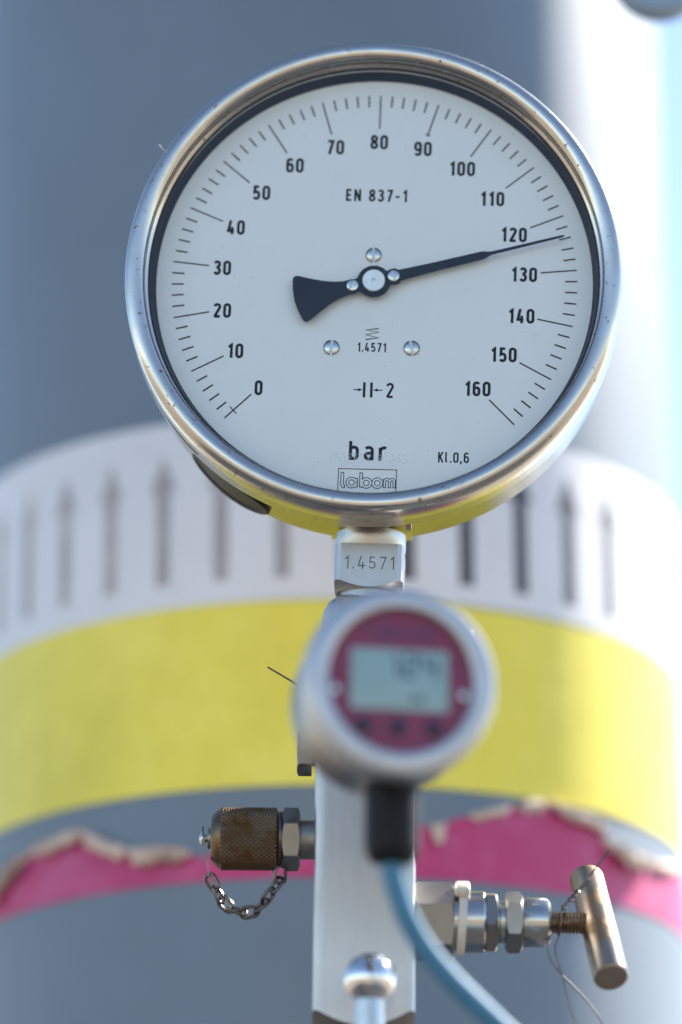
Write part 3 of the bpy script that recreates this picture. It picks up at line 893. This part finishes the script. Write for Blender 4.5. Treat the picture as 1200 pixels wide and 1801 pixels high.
# stiff wire end sticking out to the left behind the transmitter
ws = tube([(0, 0, 0), (-4, .1, 2.7), (-8.2, .2, 5.6), (-16.0, 0, 10.2)][::-1], .33, 8).build('wire_end', 'wire', None)
ws.location = Wp(-16.9, 30, -130.2)
tag(ws, 'short stiff wire end sticking out left behind the digital transmitter', 'wire')

# ================================================================== DIGITAL TRANSMITTER
TP = Vector((7.7, -113, -162.0))
TR = empty('digital_transmitter', BASE + TP * MM, 'blurred round digital pressure transmitter with magenta panel and grey display', 'transmitter', rot=(0, 0, 10.0))
TR.scale = (.968, .968, .968)
# local: x right, y back, z up; front of the ring about y=0
lathe([(21.5, 3.4), (21.6, .9), (22.0, .2), (22.8, -.1), (26.6, .1), (27.9, .8), (28.5, 2.4), (28.5, 9.0), (27.8, 10)], 'y', 96).build('front_ring', 'ring_steel', TR, sharp=40)
lathe([(27.0, 9.6), (27.0, 36), (26.2, 38), (22, 39.5), (14, 41), (1, 41)], 'y', 96, cap0=True, cap1=True).build('housing', 'housing', TR, sharp=35)
panel = lathe([(.01, 3.2), (12, 3.2), (21.9, 3.2), (21.9, 4.4), (.01, 4.4)], 'y', 64).build('front_panel', 'magenta', TR, sharp=30)
lcd = box(-14.6, 14.6, 2.9, 3.6, -8.6, 9.9, .2).build('display', 'lcd', panel)
mb = MB()
SEG = {'1': 'bc', '2': 'abged', '4': 'fgbc', '0': 'abcdef', '.': ''}
def seg7(mb, ch, cx, cz, h, y):
    w_ = h * .5; st = h * .15
    S = {'a': [(0, h), (w_, h)], 'b': [(w_, h), (w_, h / 2)], 'c': [(w_, h / 2), (w_, 0)], 'd': [(0, 0), (w_, 0)], 'e': [(0, 0), (0, h / 2)], 'f': [(0, h / 2), (0, h)], 'g': [(0, h / 2), (w_, h / 2)]}
    for q, s in enumerate(SEG[ch]):
        ribbon(mb, [(cx + a, cz + b) for a, b in S[s]], st, lambda x, z, q=q: (x, y - .005 * q, z))
for k, ch in enumerate('124'):
    seg7(mb, ch, -4.0 + k * 5.6, 1.4, 6.8, 2.84)
mb.build('display_digits', 'lcdink', lcd, smooth=False, recalc=False)
text(MB(), 'bar', 5.6, -4.7, 3.0, 2.84, stroke=.15).build('display_unit', 'lcdink', lcd, smooth=False, recalc=False)
# lettering band above the display
mb = MB()
GL['o'] = (.34, [(arc(.17, .36, .17, .29, 0, 360, 18)[:-1], True)])
GL['m'] = (.56, [([(0, 0), (0, .68)], False), (arc(.14, .5, .14, .18, 180, 0) + [(.28, 0)], False), (arc(.42, .5, .14, .18, 180, 0) + [(.56, 0)], False)])
text(mb, 'labom', 0, 15.2, 5.0, 3.12, stroke=.2, gap=.2, xs=1.2)
mb.build('panel_lettering', 'print', panel, smooth=False, recalc=False)
for x in (-10.6, -.4, 10.2):
    lathe([(.01, -1.0), (1.6, -.9), (2.4, -.4), (2.6, .6)], 'y', 24).build('push_button', 'button', panel, loc=(x, 3.0, -13.6), sharp=40)
for x in (-19.2, 19.0):
    lathe([(.01, -.7), (1.2, -.6), (1.6, .2)], 'y', 24).build('panel_screw', 'screw', panel, loc=(x, 3.0, -3.0), sharp=40)
# process connection to the block (mostly hidden)
lathe([(10, 40), (10, 80), (8, 82), (8, 131)], o=(0, 0, 13), d=(0.08, 0.997, 0), seg=48, cap0=True, cap1=True).build('process_neck', 'housing', TR, sharp=30)
# gland with cable under the housing
TRm = Matrix.Rotation(radians(10.0), 3, 'Z')
def trl(x, y, z): return TRm.inverted() @ (Vector((x, y, z)) - TP) / .968
gl = trl(5.6, -84, -184)
lathe([(8.3, 0), (8.3, -19.5), (7.9, -22.5), (6.6, -24.8), (4.2, -25.8), (3.4, -25.9)], 'z', 48, o=gl, cap0=True, cap1=True).build('cable_gland', 'plastic', TR, sharp=40)
cpth = [(5.7, -84, -206.5), (5.8, -83.5, -210.5), (7.5, -82, -216.5), (10.0, -80, -223), (15.0, -76, -230.9), (22.4, -71, -238.8), (30.0, -66, -245.2), (38.3, -60, -251.8), (46.7, -55, -258.7), (68, -40, -280)]
tube([trl(*p_) for p_ in catmull(cpth, 8)], 3.35, 20).build('cable', 'cable', TR, sharp=80)

# ================================================================== LEVER WITH BALL KNOB
lv = empty('ball_lever', Wp(.2, -12, -300), 'valve lever with polished steel ball in front of the block', 'lever')
mb = MB(); rings = []
for i in range(1, 32):
    a = pi * i / 32
    rings.append([(7.85 * sin(a) * cos(2 * pi * j / 48), 7.85 * sin(a) * sin(2 * pi * j / 48), 71.4 - 7.85 * cos(a)) for j in range(48)])
mb.loops(rings, cap0=True, cap1=True).build('ball', 'chrome', lv, sharp=60)
lathe([(5.4, 0), (4.9, 40), (4.5, 65)], 'z', 40, cap0=True, cap1=True).build('rod', 'fitting', lv, sharp=40)

# ================================================================== small finds: fluff and spider threads
ff = tube(catmull([(0, 0, 0), (-1.2, -.3, .7), (-2.0, -.2, 1.5), (-2.8, 0, 2.7)], 6), [.08 + .14 * (i / 18) for i in range(19)], 8).build('fluff', 'nylon', None)
ff.location = Wp(-67.2, -10, 41.2)
tag(ff, 'tiny pale tuft of fluff on the upper left of the bezel', 'fluff')
